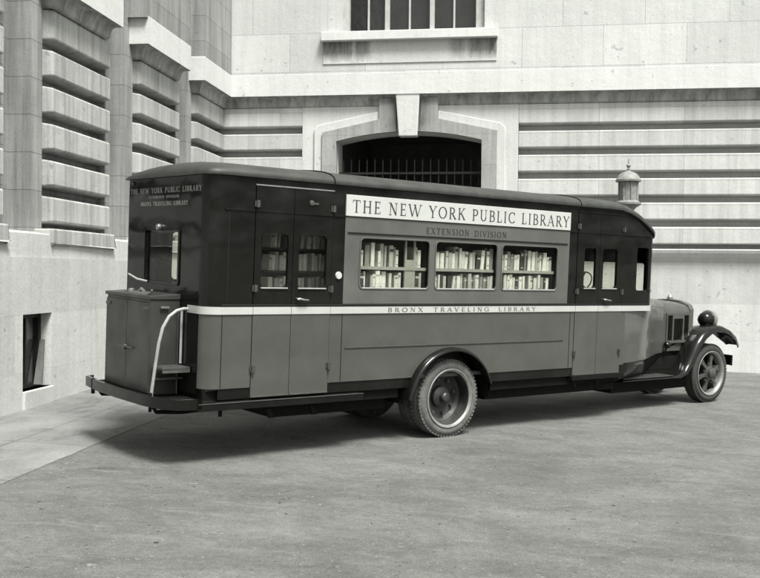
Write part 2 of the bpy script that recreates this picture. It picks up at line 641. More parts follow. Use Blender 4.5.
# ------------------------------------------------------------------ ground
m = MB()
S = 220
m.face([(x, y, ground_z(x, y)) for x, y in ((-S, -S), (S, -S), (S, S), (-S, S))])
g = m.build('ground', GROUND)
g['kind'] = 'structure'
m = MB()
P = [(-6.8, -6)]
rp = random.Random(5)
for k in range(240):
    yy = -6 + 26.8 * k / 239
    P.append((-4.50 + .0025 * yy + .006 * math.sin(yy * 1.7) + rp.uniform(-.010, .010), yy))
P.append((-6.8, 20.8))
m.face([(x, y, ground_z(x, y) + .004) for x, y in P])
g = m.build('pavement', CONC)
g['kind'] = 'structure'

# ------------------------------------------------------------------ stone building
ZT = [5.08 - .487 * k for k in range(6)]          # top edges of the V grooves
DP = .11
DIN = .14            # the channels between the courses run this far behind the pier face


def courses(mb, u0, u1, e0=.03, e1=.03, z_first=5.47, last=2.50, m_=0):
    """bevelled stone courses between the V grooves, outward = -y"""
    tops = [z_first] + [z - .125 for z in ZT]
    for k in range(len(tops)):
        za = tops[k]
        zft = za - (.035 if k else .0)
        if k < len(ZT):
            zfb, zb = ZT[k], ZT[k] - .03
        else:
            break
        mb.hull([(u0, DIN, zb), (u1, DIN, zb), (u1, DIN, za), (u0, DIN, za)],
                [(u0 + e0, -DP, zfb), (u1 - e1, -DP, zfb), (u1 - e1, -DP, zft), (u0 + e0, -DP, zft)], m_)


def cornice(mb, u0, u1, base, m_cove=1, m_band=0, end0=True, end1=True):
    """string course: cove under a fascia, swept from u0 to u1 with returns at its ends"""
    cove = [(base, 5.47), (base + .04, 5.475), (base + .06, 5.50), (base + .07, 5.57), (base + .09, 5.635), (base + .13, 5.675), (base + .195, 5.685), (base + .195, 5.69)]
    fas = [(base + .212, 5.69), (base + .212, 6.13), (base + .202, 6.145), (-.12, 6.15)]
    full = cove + fas
    n = len(cove)
    for i in range(len(full) - 1):
        (d0, z0), (d1, z1) = full[i], full[i + 1]
        a0, a1 = (max(0, d0 - base) if end0 else 0), (max(0, d1 - base) if end0 else 0)
        b0, b1 = (max(0, d0 - base) if end1 else 0), (max(0, d1 - base) if end1 else 0)
        mm = m_cove if i < n else m_band
        mb.face([(u0 - a0, -d0, z0), (u1 + b0, -d0, z0), (u1 + b1, -d1, z1), (u0 - a1, -d1, z1)], mm)
        if end0 and d0 >= base and d1 >= base - 1e-6:
            mb.face([(u0 - a0, -d0, z0), (u0 - a1, -d1, z1), (u0 - a1, .05, z1), (u0 - a0, .05, z0)], mm)
        if end1 and d0 >= base and d1 >= base - 1e-6:
            mb.face([(u1 + b0, -d0, z0), (u1 + b1, -d1, z1), (u1 + b1, .05, z1), (u1 + b0, .05, z0)], mm)


# --- back facade: local x = X, y = Y - 20.61 (block faces at y = -.11, plain face at y = -.11 too)
fac = thing('stone_facade', 'pale limestone facade with keystoned arch, leaded upper window and long horizontal grooves behind the bus', 'building', (0, 20.61, 0))
YF = -DP
AX0, AX1 = -4.12, -1.10
arc = []
for i in range(17):
    u = AX0 + (AX1 - AX0) * i / 16
    q = (u - (AX0 + AX1) / 2) / ((AX1 - AX0) / 2)
    arc.append((u, 4.745 + .19 * (1 - q * q)))
m = MB()
# plain ashlar bay round the arch and the recessed wall behind the grooved courses
m.prism([(-4.86, -1), (AX0, -1)] + arc + [(AX1, -1), (-.36, -1), (-.36, 5.47), (-4.86, 5.47)], 'xz', YF, .5)
m.prism(rect(-7.6, -4.86, 2.2, 5.47), 'xz', DIN, .5)
m.prism(rect(-.36, 11, 2.2, 5.47), 'xz', DIN, .5)
m.build('wall', ST_BACK, fac)
m = MB()
courses(m, -.36, 11, 0, 0)
courses(m, -6.75, -4.86, 0, 0)
m.build('grooved_courses', ST_RUST, fac, None, .016)
UF = -.288
m = MB()                      # upper wall round the window
m.box(-7.6, -4.01, UF, .5, 6.10, 19)
m.box(-1.06, 11, UF, .5, 6.10, 19)
m.box(-4.01, -1.06, UF, .5, 9.6, 19)
m.box(-4.01, -1.06, UF, .5, 6.10, 6.82)
m.box(-7.6, 11, .0, .5, 5.47, 6.10)
m.build('upper_wall', ST_UP, fac)
m = MB()
cornice(m, -6.62, 11, DP - .03, 1, 0, False, False)
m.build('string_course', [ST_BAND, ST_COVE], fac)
m = MB()                      # plinth: sloped water table over smooth blocks
for a, b in ((-7.6, -4.86), (-.36, 11)):
    m.prism([(DIN, 2.545), (-.10, 2.54), (-.11, 2.52), (-.09, 2.46), (-.04, 2.38), (.02, 2.31), (.05, 2.27), (.05, -1), (.4, -1), (.4, 2.545)], 'yz', a, b)
m.build('plinth', ST_PLINTH, fac)
# arch surround with ears beside the keystone


def ear(mir):
    c = (AX0 + AX1) / 2
    f_ = lambda x: x if not mir else 2 * c - x
    inner = [(f_(x), z) for x, z in arc[:9]]
    k = [(AX0, -.5)] + inner if not mir else None
    pts = [(AX0, -.5)] + arc[:8] + [(-2.86, arc[8][1])]
    outer = [(-2.86, 5.62), (-3.22, 5.62), (-3.22, 5.20), (-3.30, 5.17), (-4.42, 4.93), (-4.42, -.5)]
    P = pts + outer
    return [(f_(x), z) for x, z in P]


def ear2(mir):
    c = (AX0 + AX1) / 2
    f_ = lambda x: x if not mir else 2 * c - x
    P = [(-4.42, -.5), (-4.42, 4.93), (-3.30, 5.17), (-3.22, 5.19), (-3.22, 5.36), (-3.42, 5.32), (-4.50, 5.09), (-4.60, 5.0), (-4.60, -.5)]
    return [(f_(x), z) for x, z in P]


m = MB()
for q in (False, True):
    m.prism(ear(q), 'xz', YF - .09, YF + .03)
m.build('arch_surround', ST_SURR, fac, None, .012)
m = MB()
for q in (False, True):
    m.prism(ear2(q), 'xz', YF - .045, YF + .03)
m.build('outer_moulding', ST_BACK, fac, None, .012)
m = MB()
m.hull([(-2.87, YF - .17, 5.74), (-2.37, YF - .17, 5.74), (-2.37, .0, 5.74), (-2.87, .0, 5.74)],
       [(-2.80, YF - .15, 4.83), (-2.42, YF - .15, 4.83), (-2.42, .0, 4.83), (-2.80, .0, 4.83)])
m.build('keystone', ST_KEY, fac, None, .015)
# dark passage behind the arch
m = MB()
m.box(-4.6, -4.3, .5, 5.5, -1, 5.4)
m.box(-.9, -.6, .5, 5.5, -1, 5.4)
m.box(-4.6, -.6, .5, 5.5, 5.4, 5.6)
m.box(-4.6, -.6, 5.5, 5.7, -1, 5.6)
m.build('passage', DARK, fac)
gt = MB()
for i in range(18):
    x = -4.02 + i * .168
    gt.tube([(x, .12, 0), (x, .12, 4.28), (x, .12, 4.33), (x, .12, 4.42)], [.012, .012, .017, .001], 6)
for z in (4.08, 2.2, .5):
    gt.box(AX0 + .01, AX1 - .01, .10, .14, z, z + .045)
gt.build('iron_gate', IRON, fac)
# upper window
m = MB()
m.box(-4.41, -.79, UF - .16, UF + .1, 6.78, 6.965)
m.build('window_sill', ST_BAND, fac, None, .012)
m = MB()
m.box(-4.39, -.81, UF - .02, UF + .01, 6.33, 6.78)
m.build('sill_panel', ST_PANEL, fac)
wf = MB()
z0, z1 = 6.92, 9.2
wf.box(-4.01, -3.86, UF + .10, UF + .27, z0, z1)
wf.box(-1.24, -1.06, UF + .10, UF + .27, z0, z1)
for x, t in ((-3.07, .09), (-2.14, .09)):
    wf.box(x - t / 2, x + t / 2, UF + .10, UF + .27, z0, z1)
for x in (-3.47, -2.61, -1.69):
    wf.box(x - .018, x + .018, UF + .17, UF + .23, z0, z1)
for z in (6.98, 7.9, 8.7, 9.14):
    wf.box(-3.858, -1.242, UF + .18, UF + .22, z - .03, z + .03)
wfo = wf.build('window_frame', FRAME, fac)
m = MB()
m.box(-3.99, -1.08, UF + .23, UF + .25, 6.92, 9.2)
m.build('pane', GLASS_D, wfo)
m = MB()
m.box(-4.2, -.86, .45, .5, 6.9, 9.4)
m.box(-4.01, -1.06, UF + .29, .45, 6.78, 6.82)
m.box(-4.01, -1.06, UF, .5, 9.2, 9.598)
m.build('window_reveal', ST_BACK, fac)
# --- left wing: local x runs along the wall into depth, outward = -y
UX = Vector((-.026, .99966, 0))
LW = Matrix(((UX.x, -UX.y, 0), (UX.y, UX.x, 0), (0, 0, 1)))
lw = thing('stone_wing', 'pale limestone wing with deeply grooved projecting piers and a basement window, left of the bus', 'building', (-6.50, 13.4, 0), LW)
# u = Y - 13.4 ; pier strip plane y = 0, block faces y = -.11, gap plane y = .31
U = lambda Y: Y - 13.4
piers = [(8.9, 9.22, 11.24, 11.36), (12.06, 12.38, 14.46, 14.56), (15.22, 15.57, 17.70, 17.82), (18.38, 18.62, 20.75, 20.9)]
m = MB()
m.box(U(2), U(20.9), .31, .8, 2.4, 19)
m.build('wall', ST_PIER, lw)
for a, b, c, d_ in piers:
    last = d_ > 20.5
    m = MB()
    m.box(U(a), U(b) + .004, 0, .31, 2.45, 5.47)
    m.box(U(b) + .004, U(d_), DIN, .31, 2.45, 5.47)
    if not last:
        m.box(U(c) - .004, U(d_), 0, DIN, 2.45, 5.47)
    m.box(U(a), U(d_), .0, .31, 5.47, 6.1)
    m.box(U(a) + .12, U(d_) - (.22 if not last else 0), -(DP + .207), .31, 6.10, 19)
    pr = m.build('pier', ST_PIER, lw)
    m = MB()
    courses(m, U(b), U(c), .10, .06 if not last else 0)
    m.build('pier_blocks', ST_BLOCK, pr, None, .022)
    m = MB()
    cornice(m, U(b) + .06, U(c) - (.30 if not last else .0), DP, 1, 0, True, not last)
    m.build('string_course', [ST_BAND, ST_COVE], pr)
    if not last:
        m = MB()
        m.hull([(U(b) - .2, -.26, 2.545), (U(c) - .22, -.26, 2.545), (U(c) - .22, .1, 2.545), (U(b) - .2, .1, 2.545)],
               [(U(b) - .2, -.26, 2.35), (U(c) - .22, -.26, 2.35), (U(c) - .22, .1, 2.35), (U(b) - .2, .1, 2.35)])
        m.hull([(U(b) - .2, -.26, 2.35), (U(c) - .22, -.26, 2.35), (U(c) - .22, -.1, 2.35), (U(b) - .2, -.1, 2.35)],
               [(U(b) - .16, -.16, 2.24), (U(c) - .26, -.16, 2.24), (U(c) - .26, -.1, 2.24), (U(b) - .16, -.1, 2.24)])
        m.build('base_block', ST_BLOCK, pr, None, .02)
# plinth with a window opening
PY = -.245
wy0, wy1, wz0, wz1 = U(11.40), U(12.18), .50, 1.45
m = MB()
for x0, x1, za, zb in ((U(2), wy0, -1, 2.16), (wy1, U(20.9), -1, 2.16), (wy0, wy1, -1, wz0), (wy0, wy1, wz1, 2.16)):
    m.box(x0, x1, PY, .6, za, zb)
m.build('plinth', ST_PLINTH, lw)
m = MB()
m.prism([(PY + .02, 2.16), (.31, 2.16), (.31, 2.5), (0.0, 2.5), (PY + .02, 2.46)], 'yz', U(2), U(20.9))
m.build('plinth_cap', ST_PLINTH, lw)
m = MB()
m.box(wy0, wy1 + .02, PY - .03, PY + .35, wz0 - .24, wz0)
bw_ = thing  # noqa
bwin = MB()
bwin.box(wy0, wy0 + .08, PY + .15, PY + .23, wz0, wz1)
bwin.box(wy1 - .07, wy1, PY + .15, PY + .23, wz0, wz1)
bwin.box(wy0 + .08, wy1 - .07, PY + .15, PY + .23, wz1 - .06, wz1)
bwin.box(wy0 + .08, wy1 - .07, PY + .15, PY + .23, wz0, wz0 + .05)
bwin.box(wy0 + .38, wy0 + .41, PY + .16, PY + .22, wz0 + .05, wz1 - .06)
bwo = bwin.build('basement_window', IRON, lw)
m.build('sill', ST_PLINTH, bwo, None, .015)
m = MB()
m.box(wy0, wy1, PY + .19, PY + .20, wz0, wz1)
m.build('pane', GLASS_D, bwo)
m = MB()                      # board leaning against the right jamb
m.hull([(wy1 - .22, PY + .14, wz0 + .03), (wy1 - .19, PY + .14, wz0 + .03), (wy1 - .19, PY + .03, wz0 + .03), (wy1 - .22, PY + .03, wz0 + .03)],
       [(wy1 - .05, PY + .14, wz0 + .60), (wy1 - .02, PY + .14, wz0 + .60), (wy1 - .02, PY + .08, wz0 + .60), (wy1 - .05, PY + .08, wz0 + .60)])
m.build('leaning_board', BOARD, bwo)

# ------------------------------------------------------------------ lantern post behind the bus
lx, ly = 1.61, 18.0
lz = ground_z(lx, ly)
lp = thing('lamp_post', 'weathered domed lantern with ball finial on a post standing behind the bus cab', 'lamp post', (lx, ly, lz))
q = lambda z: z - lz
m = MB()
m.lathe([(.17, 0), (.17, .12), (.12, .16), (.10, .4), (.075, .5), (.065, q(2.9)), (.10, q(2.95)), (.07, q(3.0)), (.08, q(3.12)), (.14, q(3.2)), (.20, q(3.235))], (0, 0, 0), 'z', 20)
m.build('post', LANT, lp, 35)
m = MB()
m.lathe([(.20, q(3.235)), (.225, q(3.25)), (.225, q(3.285)), (.19, q(3.30)), (.175, q(3.32))], (0, 0, 0), 'z', 24)
m.lathe([(.165, q(3.32)), (.165, q(3.64))], (0, 0, 0), 'z', 24)
for k in range(8):
    a = R(45 * k + 12)
    x, y = .168 * math.cos(a), .168 * math.sin(a)
    m.tube([(x, y, q(3.32)), (x, y, q(3.64))], .016, 6)
m.build('lantern_body', LANT, lp, 35)
m = MB()
m.lathe([(.18, q(3.64)), (.222, q(3.655)), (.222, q(3.685)), (.20, q(3.71)), (.175, q(3.76)), (.13, q(3.80)), (.07, q(3.825)), (.03, q(3.84)), (.02, q(3.86))], (0, 0, 0), 'z', 24)
m.build('dome', LANT, lp, 35)
m = MB()
m.lathe([(.02, q(3.86)), (.03, q(3.875)), (.018, q(3.89)), (.03, q(3.915)), (.042, q(3.935)), (.03, q(3.955)), (.012, q(3.97)), (.006, q(4.06))], (0, 0, 0), 'z', 14)
m.build('finial', LANT, lp, 35)

# ------------------------------------------------------------------ the library bus
bus = thing('library_bus', 'long black and grey travelling library bus with book windows and white name board', 'bus', BUS_LOC, BUS_ROT)
W = 1.86
ZB, ZS0, ZS1, ZM, ZU = .72, 1.442, 1.515, 2.46, 2.795     # sill, stripe, moulding, top of side
DR1 = (.515, .957, .963, 1.440)                          # rear double door leaves
DR2 = (5.275, 5.712, 5.718, 6.205)
WB = [(1.812, 2.775), (2.872, 3.838), (3.925, 4.895)]
WZ = (1.712, 2.245)
TH = .035
XF = 6.90


def side(mb_up, mb_lo, y0, y1, near=True):
    pass


# upper side walls (near and far) and lower side panels
def droop(x):
    return -.43 * max(0, x - 6.0) ** 2


for near in (True, False):
    ya, yb = (0, TH) if near else (W - TH, W)
    up = MB()
    up.panel(rect(.16, .508, ZS1, ZU), [], 'xz', ya, yb)
    if near:
        holes = [rrect(a, b, WZ[0], WZ[1], .045) for a, b in WB]
    else:
        holes = []
    up.panel(rect(1.447, 5.268, ZS1, ZU), holes, 'xz', ya, yb)
    up.panel([(6.212, ZS1), (6.78, ZS1), (6.78, ZU + droop(6.78) + .02), (6.6, ZU + droop(6.6) + .02), (6.4, ZU + droop(6.4) + .02), (6.212, ZU)],
             [rrect(6.50, 6.745, 1.72, 2.30, .03)], 'xz', ya, yb)
    up.build('upper_side_panel', BLACK, bus)
    lo = MB()
    lo.panel(rect(.16, .508, ZB, ZS0), [], 'xz', ya, yb)
    cx, cz, ra = 3.165, .40, .64
    notch = []
    for i in range(19):
        a = R(180 - 180 * i / 18)
        x, z = cx + ra * math.cos(a), cz + ra * math.sin(a)
        if z > ZB:
            notch.append((x, z))
    xl, xr = cx - math.sqrt(ra ** 2 - (ZB - cz) ** 2), cx + math.sqrt(ra ** 2 - (ZB - cz) ** 2)
    lo.panel([(1.447, ZB), (xl, ZB)] + notch + [(xr, ZB), (5.268, ZB), (5.268, ZS0), (1.447, ZS0)], [], 'xz', ya, yb)
    lo.panel(rect(6.212, 6.30, ZB, ZS0), [], 'xz', ya, yb)
    lo.build('lower_side_panel', GREY, bus)
    # thin strip behind the belt
    st = MB()
    st.panel(rect(.16, 6.78, ZS0, ZS1), [], 'xz', ya + (.002 if near else -.002), yb)
    st.build('belt_rail', CHASSIS, bus)


def corner(mb, cx, cy, r, a0, a1, z0, z1, th=TH, n=10, m_=0):
    ring = []
    for i in range(n + 1):
        a = R(a0 + (a1 - a0) * i / n)
        c, s_ = math.cos(a), math.sin(a)
        ring.append([(cx + r * c, cy + r * s_, z0), (cx + (r - th) * c, cy + (r - th) * s_, z0),
                     (cx + (r - th) * c, cy + (r - th) * s_, z1), (cx + r * c, cy + r * s_, z1)])
    mb.loft(ring, m_)


RC, RF = .16, .06
m = MB()
corner(m, RC, RC, RC, 180, 270, ZS1, ZU)
m2 = MB()
corner(m2, RF, W - RF, RF, 180, 90, ZS1, ZU)
m2.build('rear_corner', BLACK, bus, 30)
m.build('rear_corner', BLACK, bus, 30)
m = MB()
corner(m, RC, RC, RC, 187, 270, ZB, ZS0)
m2 = MB()
corner(m2, RF, W - RF, RF, 180, 90, ZB, ZS0)
m2.build('rear_corner', GREY, bus, 30)
m.build('rear_corner', GREY, bus, 30)
m = MB()
m.panel(rect(RC, W - RF, .66, ZU), [rrect(.60, 1.36, 1.72, 2.24, .03)], 'yz', 0, TH)
corner(m, RC, RC, RC - .001, 180, 187, ZB, ZS0)
m.build('rear_panel', BLACK, bus, 30)
m = MB()
m.panel(rrect(.57, 1.39, 1.69, 2.27, .04), [rrect(.60, 1.36, 1.72, 2.24, .03)], 'yz', -.014, -.001)
rwf = m.build('rear_window_frame', BLACK, bus, None, .004)
m = MB()
m.box(.018, .022, .59, 1.37, 1.71, 2.25)
m.build('pane', [GLASS, BLACK], rwf)

# front: corners, windscreen
m = MB()
corner(m, XF - .12, .12, .12, 270, 360, ZS1, 2.50)
corner(m, XF - .12, W - .12, .12, 90, 0, ZS1, 2.50)
m.panel(rect(.12, W - .12, ZS1, 2.50), [rrect(.16, .90, 1.66, 2.09, .03), rrect(.96, W - .16, 1.66, 2.09, .03)], 'yz', XF - TH, XF)
fp = m.build('windscreen_frame', BLACK, bus, 30)
m = MB()
m.box(XF - .02, XF - .016, .14, W - .14, 1.64, 2.11)
m.build('pane', GLASS_C, fp)

# cowl: tapers from the body to the bonnet
m = MB()
secs = [(6.28, .93), (6.55, .915), (6.80, .87), (7.05, .77), (7.30, .64), (7.55, .52), (7.86, .43)]
rings = []
for x, hw in secs:
    t = (x - 6.28) / (7.86 - 6.28)
    zt = 1.438 + .01 * t
    zb = .74 + .05 * t
    rd = .03 + .10 * t
    c = W / 2
    top = 1.47 + .10 * min(1, t * 1.6)
    ring = [(x, c - hw, zb), (x, c - hw, zt - .0), (x, c - hw + rd * .25, zt + (top - zt) * .45), (x, c - hw + rd * 1.1, zt + (top - zt) * .8),
            (x, c - hw * .4, top), (x, c, top + .015), (x, c + hw * .4, top),
            (x, c + hw - rd * 1.1, zt + (top - zt) * .8), (x, c + hw - rd * .25, zt + (top - zt) * .45), (x, c + hw, zt), (x, c + hw, zb)]
    rings.append(ring)
m.loft(rings)
m.build('cowl', GREY, bus, 40)

# bonnet
m = MB()
rings = []
for x, hw, zt, top in ((7.864, .43, 1.43, 1.575), (8.2, .415, 1.42, 1.55), (8.52, .40, 1.40, 1.525)):
    c = W / 2
    rings.append([(x, c - hw, .80), (x, c - hw, zt - .03), (x, c - hw + .012, zt + .02), (x, c - hw + .05, zt + (top - zt) * .55),
                  (x, c - hw * .55, zt + (top - zt) * .88), (x, c, top), (x, c + hw * .55, zt + (top - zt) * .88),
                  (x, c + hw - .05, zt + (top - zt) * .55), (x, c + hw - .012, zt + .02), (x, c + hw, zt - .03), (x, c + hw, .80)])
m.loft(rings)
bon = m.build('bonnet', GREY, bus, 40)
m = MB()
yb_ = W / 2 - .425
m.panel(rect(7.90, 8.47, .92, 1.365), [rect(7.925, 8.045, .96, 1.335), rect(8.075, 8.30, .96, 1.285), rect(8.33, 8.445, .96, 1.335)], 'xz', yb_ - .022, yb_ + .02)
m.build('side_frame', GREY, bon)
m = MB()
for a, b, zt in ((7.925, 8.045, 1.335), (8.075, 8.30, 1.285), (8.33, 8.445, 1.335)):
    m.box(a, b, yb_ - .006, yb_ + .015, .96, zt)
    k = int((b - a) / .028)
    for i in range(k):
        x = a + (b - a) * (i + .5) / k
        m.box(x - .004, x + .004, yb_ - .016, yb_ - .006, .97, zt - .01)
m.build('louvre_panel', BLACK, bon)
m = MB()
c = W / 2
m.prism([(c - .405, .75), (c + .405, .75), (c + .41, 1.42), (c + .37, 1.49), (c + .2, 1.545), (c, 1.56), (c - .2, 1.545), (c - .37, 1.49), (c - .41, 1.42)], 'yz', 8.522, 8.62)
rad = m.build('radiator', GREY_P, bus, None, .015)
m = MB()
m.lathe([(.045, 1.555), (.045, 1.585), (.03, 1.60), (.012, 1.63)], (8.57, c, 0), 'z', 14)
m.build('filler_cap', STEEL, rad, 35)

# roof
m = MB()
rows = []
xs = [-.035, -.03, -.01, .03, .10, .20, .35, .6, 1.0, 1.42, 2.2, 3.2, 4.2, 5.2, 5.8, 6.1, 6.3, 6.5, 6.65, 6.78, 6.85, 6.89, 6.915, 6.92]
prof = [(-.03, 2.785), (-.034, 2.805), (-.026, 2.832), (.0, 2.858), (.05, 2.884), (.15, 2.908), (.32, 2.930), (.60, 2.948), (.93, 2.955)]
prof = prof + [(W - a, z) for a, z in prof[:-1][::-1]]


def endf(x):
    """rear roll: 0 at the edge, 1 well inside"""
    t = max(0, min(1, (x + .035) / .36))
    return math.sqrt(1 - (1 - t) ** 2.4)


for x in xs:
    e = endf(x)
    fx = max(0, min(1, (6.92 - x) / .12))
    ef = math.sqrt(1 - (1 - fx) ** 2)
    row = []
    for y, z in prof:
        zb = 2.785
        zz = zb + (z - zb) * e * (.25 + .75 * ef)
        inset = (1 - e) * .0
        cyl = y
        rr = .16
        # round the plan at the rear and front corners
        r2 = rr if y < W / 2 else .07
        if x < r2 - .035:
            k = r2 - math.sqrt(max(0, r2 ** 2 - (r2 - (x + .035)) ** 2))
            cyl = max(y, -.04 + k) if y < W / 2 else min(y, W + .04 - k)
        if x > 6.92 - rr:
            k = rr - math.sqrt(max(0, rr ** 2 - (rr - (6.92 - x)) ** 2))
            cyl = max(y, -.04 + k) if y < W / 2 else min(y, W + .04 - k)
        row.append((x, cyl, zz + droop(x)))
    rows.append(row)
m.loft(rows, 0, False)
m.loft([[(p[0], p[1], p[2]) for p in (r_[0], r_[-1])] for r_ in rows], 0, False)
m.build('roof', ROOF, bus, 50)
m = MB()
m.tube([(1.43, y, z + .004) for y, z in prof], .009, 6)
m.tube([(5.28, y, z + .004) for y, z in prof], .008, 6)
build_each(m, 'roof_seam', CHASSIS, bus, 50)
m = MB()       # drip rail
m.tube([(.14, -.010, 2.782), (5.9, -.010, 2.782), (6.25, -.010, 2.755), (6.5, -.010, 2.675), (6.78, -.010, 2.52)], .008, 6)
m.build('drip_rail', BLACK, bus, 50)

# mouldings
m = MB()
for x0, x1 in ((.17, .51), (1.45, 1.595), (5.115, 5.27), (6.21, 6.78)):
    m.box(x0, x1, -.012, .001, ZM - .009, ZM + .009)
build_each(m, 'side_moulding', BLACK, bus, None, .003)
m = MB()
m.box(1.652, 5.07, -.010, .001, 1.072, 1.086)
m.build('lower_moulding', STEEL_D, bus, None, .003)
m = MB()
m.box(.16, 6.78, -.016, .0, 1.520, 1.540)
m.build('belt_moulding', SEAM, bus, None, .003)
m = MB()
for a, b in ((.0, .51), (1.445, 5.27), (6.21, 6.87)):
    a_ = max(a, .16)
    m.box(a_, min(b, 6.78), -.012, .001, ZS0, ZS1)
corner(m, RC, RC, RC + .012, 180, 270, ZS0, ZS1, .012)
m.box(-.012, .001, RC, .36, ZS0, ZS1)
corner(m, XF - .12, .12, .132, 270, 352, ZS0, ZS1, .012)
bs = m.build('belt_stripe', STRIPE, bus, 30)
m = MB()
lettering(m, 'BRONX TRAVELING LIBRARY', 2.333, .048, lambda u, v, h: (2.205 + u, -.0122 - h, 1.455 + v), .42, .95, 1.15)
m.build('lettering', LET_S, bs)
# vertical seams
m = MB()
for x in (.178, 1.605, 5.19):
    m.box(x - .004, x + .004, -.003, .001, ZB + .01, ZS0 - .004)
m.box(.218, .226, -.003, .001, 1.56, 2.44)
build_each(m, 'panel_seam', SEAM, bus)

# display panel with three book windows
m = MB()
m.panel(rect(1.60, 5.112, 1.545, 2.46), [rrect(a + .004, b - .004, WZ[0] + .004, WZ[1] - .004, .045) for a, b in WB], 'xz', -.008, -.0005)
dp = m.build('display_panel', GREY_P, bus)
m = MB()
m.box(1.632, 5.075, -.020, -.008, 2.288, 2.302)
m.build('moulding', SEAM, dp, None, .003)
m = MB()
lettering(m, 'EXTENSION DIVISION', 1.263, .068, lambda u, v, h: (2.719 + u, -.0082 - h, 2.328 + v), .2, .6, 1.25)
m.build('lettering', LET_D, dp)
for a, b in WB:
    m = MB()
    m.panel(rrect(a - .014, b + .014, WZ[0] - .014, WZ[1] + .014, .055), [rrect(a + .004, b - .004, WZ[0] + .004, WZ[1] - .004, .045)], 'xz', -.015, -.009)
    wo = m.build('display_window', GREY_P, bus, None, .003)
    m = MB()
    m.box(a - .005, b + .005, .018, .022, WZ[0] - .005, WZ[1] + .005)
    m.build('pane', GLASS, wo)
    m = MB()
    m.box(a + .03, b - .03, -.018, .014, WZ[0] - .006, WZ[0] + .008)
    m.build('sill', PALE_M, wo, None, .003)
# name board
m = MB()
m.box(1.596, 5.105, -.022, .0, 2.468, 2.692)
nb = m.build('name_board', WHITE, bus, None, .004)
m = MB()
lettering(m, 'THE NEW YORK PUBLIC LIBRARY', 3.40, .132, lambda u, v, h: (1.672 + u, -.0222 - h, 2.509 + v), .20, .36, .86)
m.build('lettering', LET_D, nb)

# rear lettering
m = MB()
lettering(m, 'THE NEW YORK PUBLIC LIBRARY', 1.62, .055, lambda u, v, h: (-h, 1.774 - u, 2.627 + v), .17, .5, 1.1)
lettering(m, 'EXTENSION DIVISION', .69, .028, lambda u, v, h: (-h, 1.319 - u, 2.571 + v), .2, .6, 1.1)
lettering(m, 'BRONX TRAVELING LIBRARY', 1.08, .042, lambda u, v, h: (-h, 1.51 - u, 2.496 + v), .17, .5, 1.2)
m.build('rear_lettering', LET_L, bus)


# double doors
def leaf(x0, x1, wx0, wx1, wz0, wz1, handle_x, hinge_x, name='door'):
    m = MB()
    hole = rrect(wx0, wx1, wz0, wz1, .045)
    m.panel(rect(x0, x1, ZS1 + .03, 2.705), [hole], 'xz', -.006, .03, 0)
    m.panel(rect(x0, x1, .615, ZS0 - .002), [], 'xz', -.006, .03, 1)
    m.panel(rect(x0, x1, ZS0 - .002, ZS1 + .03), [], 'xz', -.004, .03, 0)
    dr = m.build(name, [BLACK, GREY], bus)
    m = MB()
    m.box(wx0 - .01, wx1 + .01, .012, .016, wz0 - .01, wz1 + .01)
    m.build('pane', GLASS, dr)
    m = MB()
    m.box(wx0 + .0, wx1 - .0, -.020, -.006, wz0 - .016, wz0 - .002)
    m.build('sill', PALE_M, dr, None, .003)
    m = MB()
    m.box(x0 + .0, x1 - .0, -.014, -.006, ZM - .009, ZM + .009)
    m.build('moulding', BLACK, dr, None, .002)
    m = MB()
    m.box(x0, x1, -.0135, -.004, ZS0, ZS1)
    m.build('stripe', STRIPE, dr)
    m = MB()
    m.box(x0 + .01, x1 - .01, -.02, -.006, .618, .632)
    m.build('kick_strip', STEEL_D, dr, None, .003)
    if handle_x:
        m = MB()
        m.tube([(handle_x - .055, -.04, 1.592), (handle_x - .04, -.05, 1.598), (handle_x + .02, -.05, 1.588), (handle_x + .075, -.045, 1.585)], [.014, .013, .010, .008], 8)
        m.tube([(handle_x - .045, -.006, 1.596), (handle_x - .045, -.05, 1.596)], .013, 8)
        m.build('handle', STEEL, dr, 50)
    for z in (2.53, 1.70, .90):
        m = MB()
        m.lathe([(.016, z - .035), (.016, z + .035)], (hinge_x, -.022, 0), 'z', 10)
        m.box(hinge_x - .03, hinge_x + .03, -.014, -.006, z - .03, z + .03)
        m.build('hinge', STEEL_D, dr, 40)
    return dr


leaf(DR1[0], DR1[1], .590, .905, 1.712, 2.245, None, DR1[0] + .012)
leaf(DR1[2], DR1[3], 1.030, 1.375, 1.712, 2.245, 1.07, DR1[3] - .0)
leaf(DR2[0], DR2[1], 5.415, 5.640, 1.748, 2.262, None, DR2[0] + .012)
leaf(DR2[2], DR2[3], 5.775, 6.075, 1.748, 2.262, 5.86, DR2[3] - .02)
m = MB()
m.box(.508, 1.447, -.012, .03, 2.708, 2.722)
m.build('door_head', STEEL, bus, None, .002)
m = MB()
m.box(.508, 1.447, .0, .03, 2.724, ZU)
m.build('door_header', BLACK, bus)
m = MB()
m.box(5.268, 6.212, .0, .03, 2.724, ZU)
m.build('door_header', BLACK, bus)
m = MB()
m.box(5.268, 6.212, -.012, .03, 2.708, 2.722)
m.build('door_head', BLACK, bus, None, .002)
m = MB()
m.lathe([(.036, -.018), (.04, -.010), (.04, -.001)], (1.535, 0, 1.842), 'y', 20)
m.build('round_marker', WHITE, bus, 40)
m = MB()
m.lathe([(.004, -.020), (.026, -.016), (.03, -.006)], (1.17, 0, 2.575), 'y', 14)
m.box(1.19, 1.25, -.014, -.006, 2.56, 2.58)
m.build('small_badge', STEEL_D, bus, 40)
m = MB()
m.box(6.775, 6.80, -.03, -.001, 1.70, 1.74)
m.build('window_catch', STEEL, bus, None, .004)

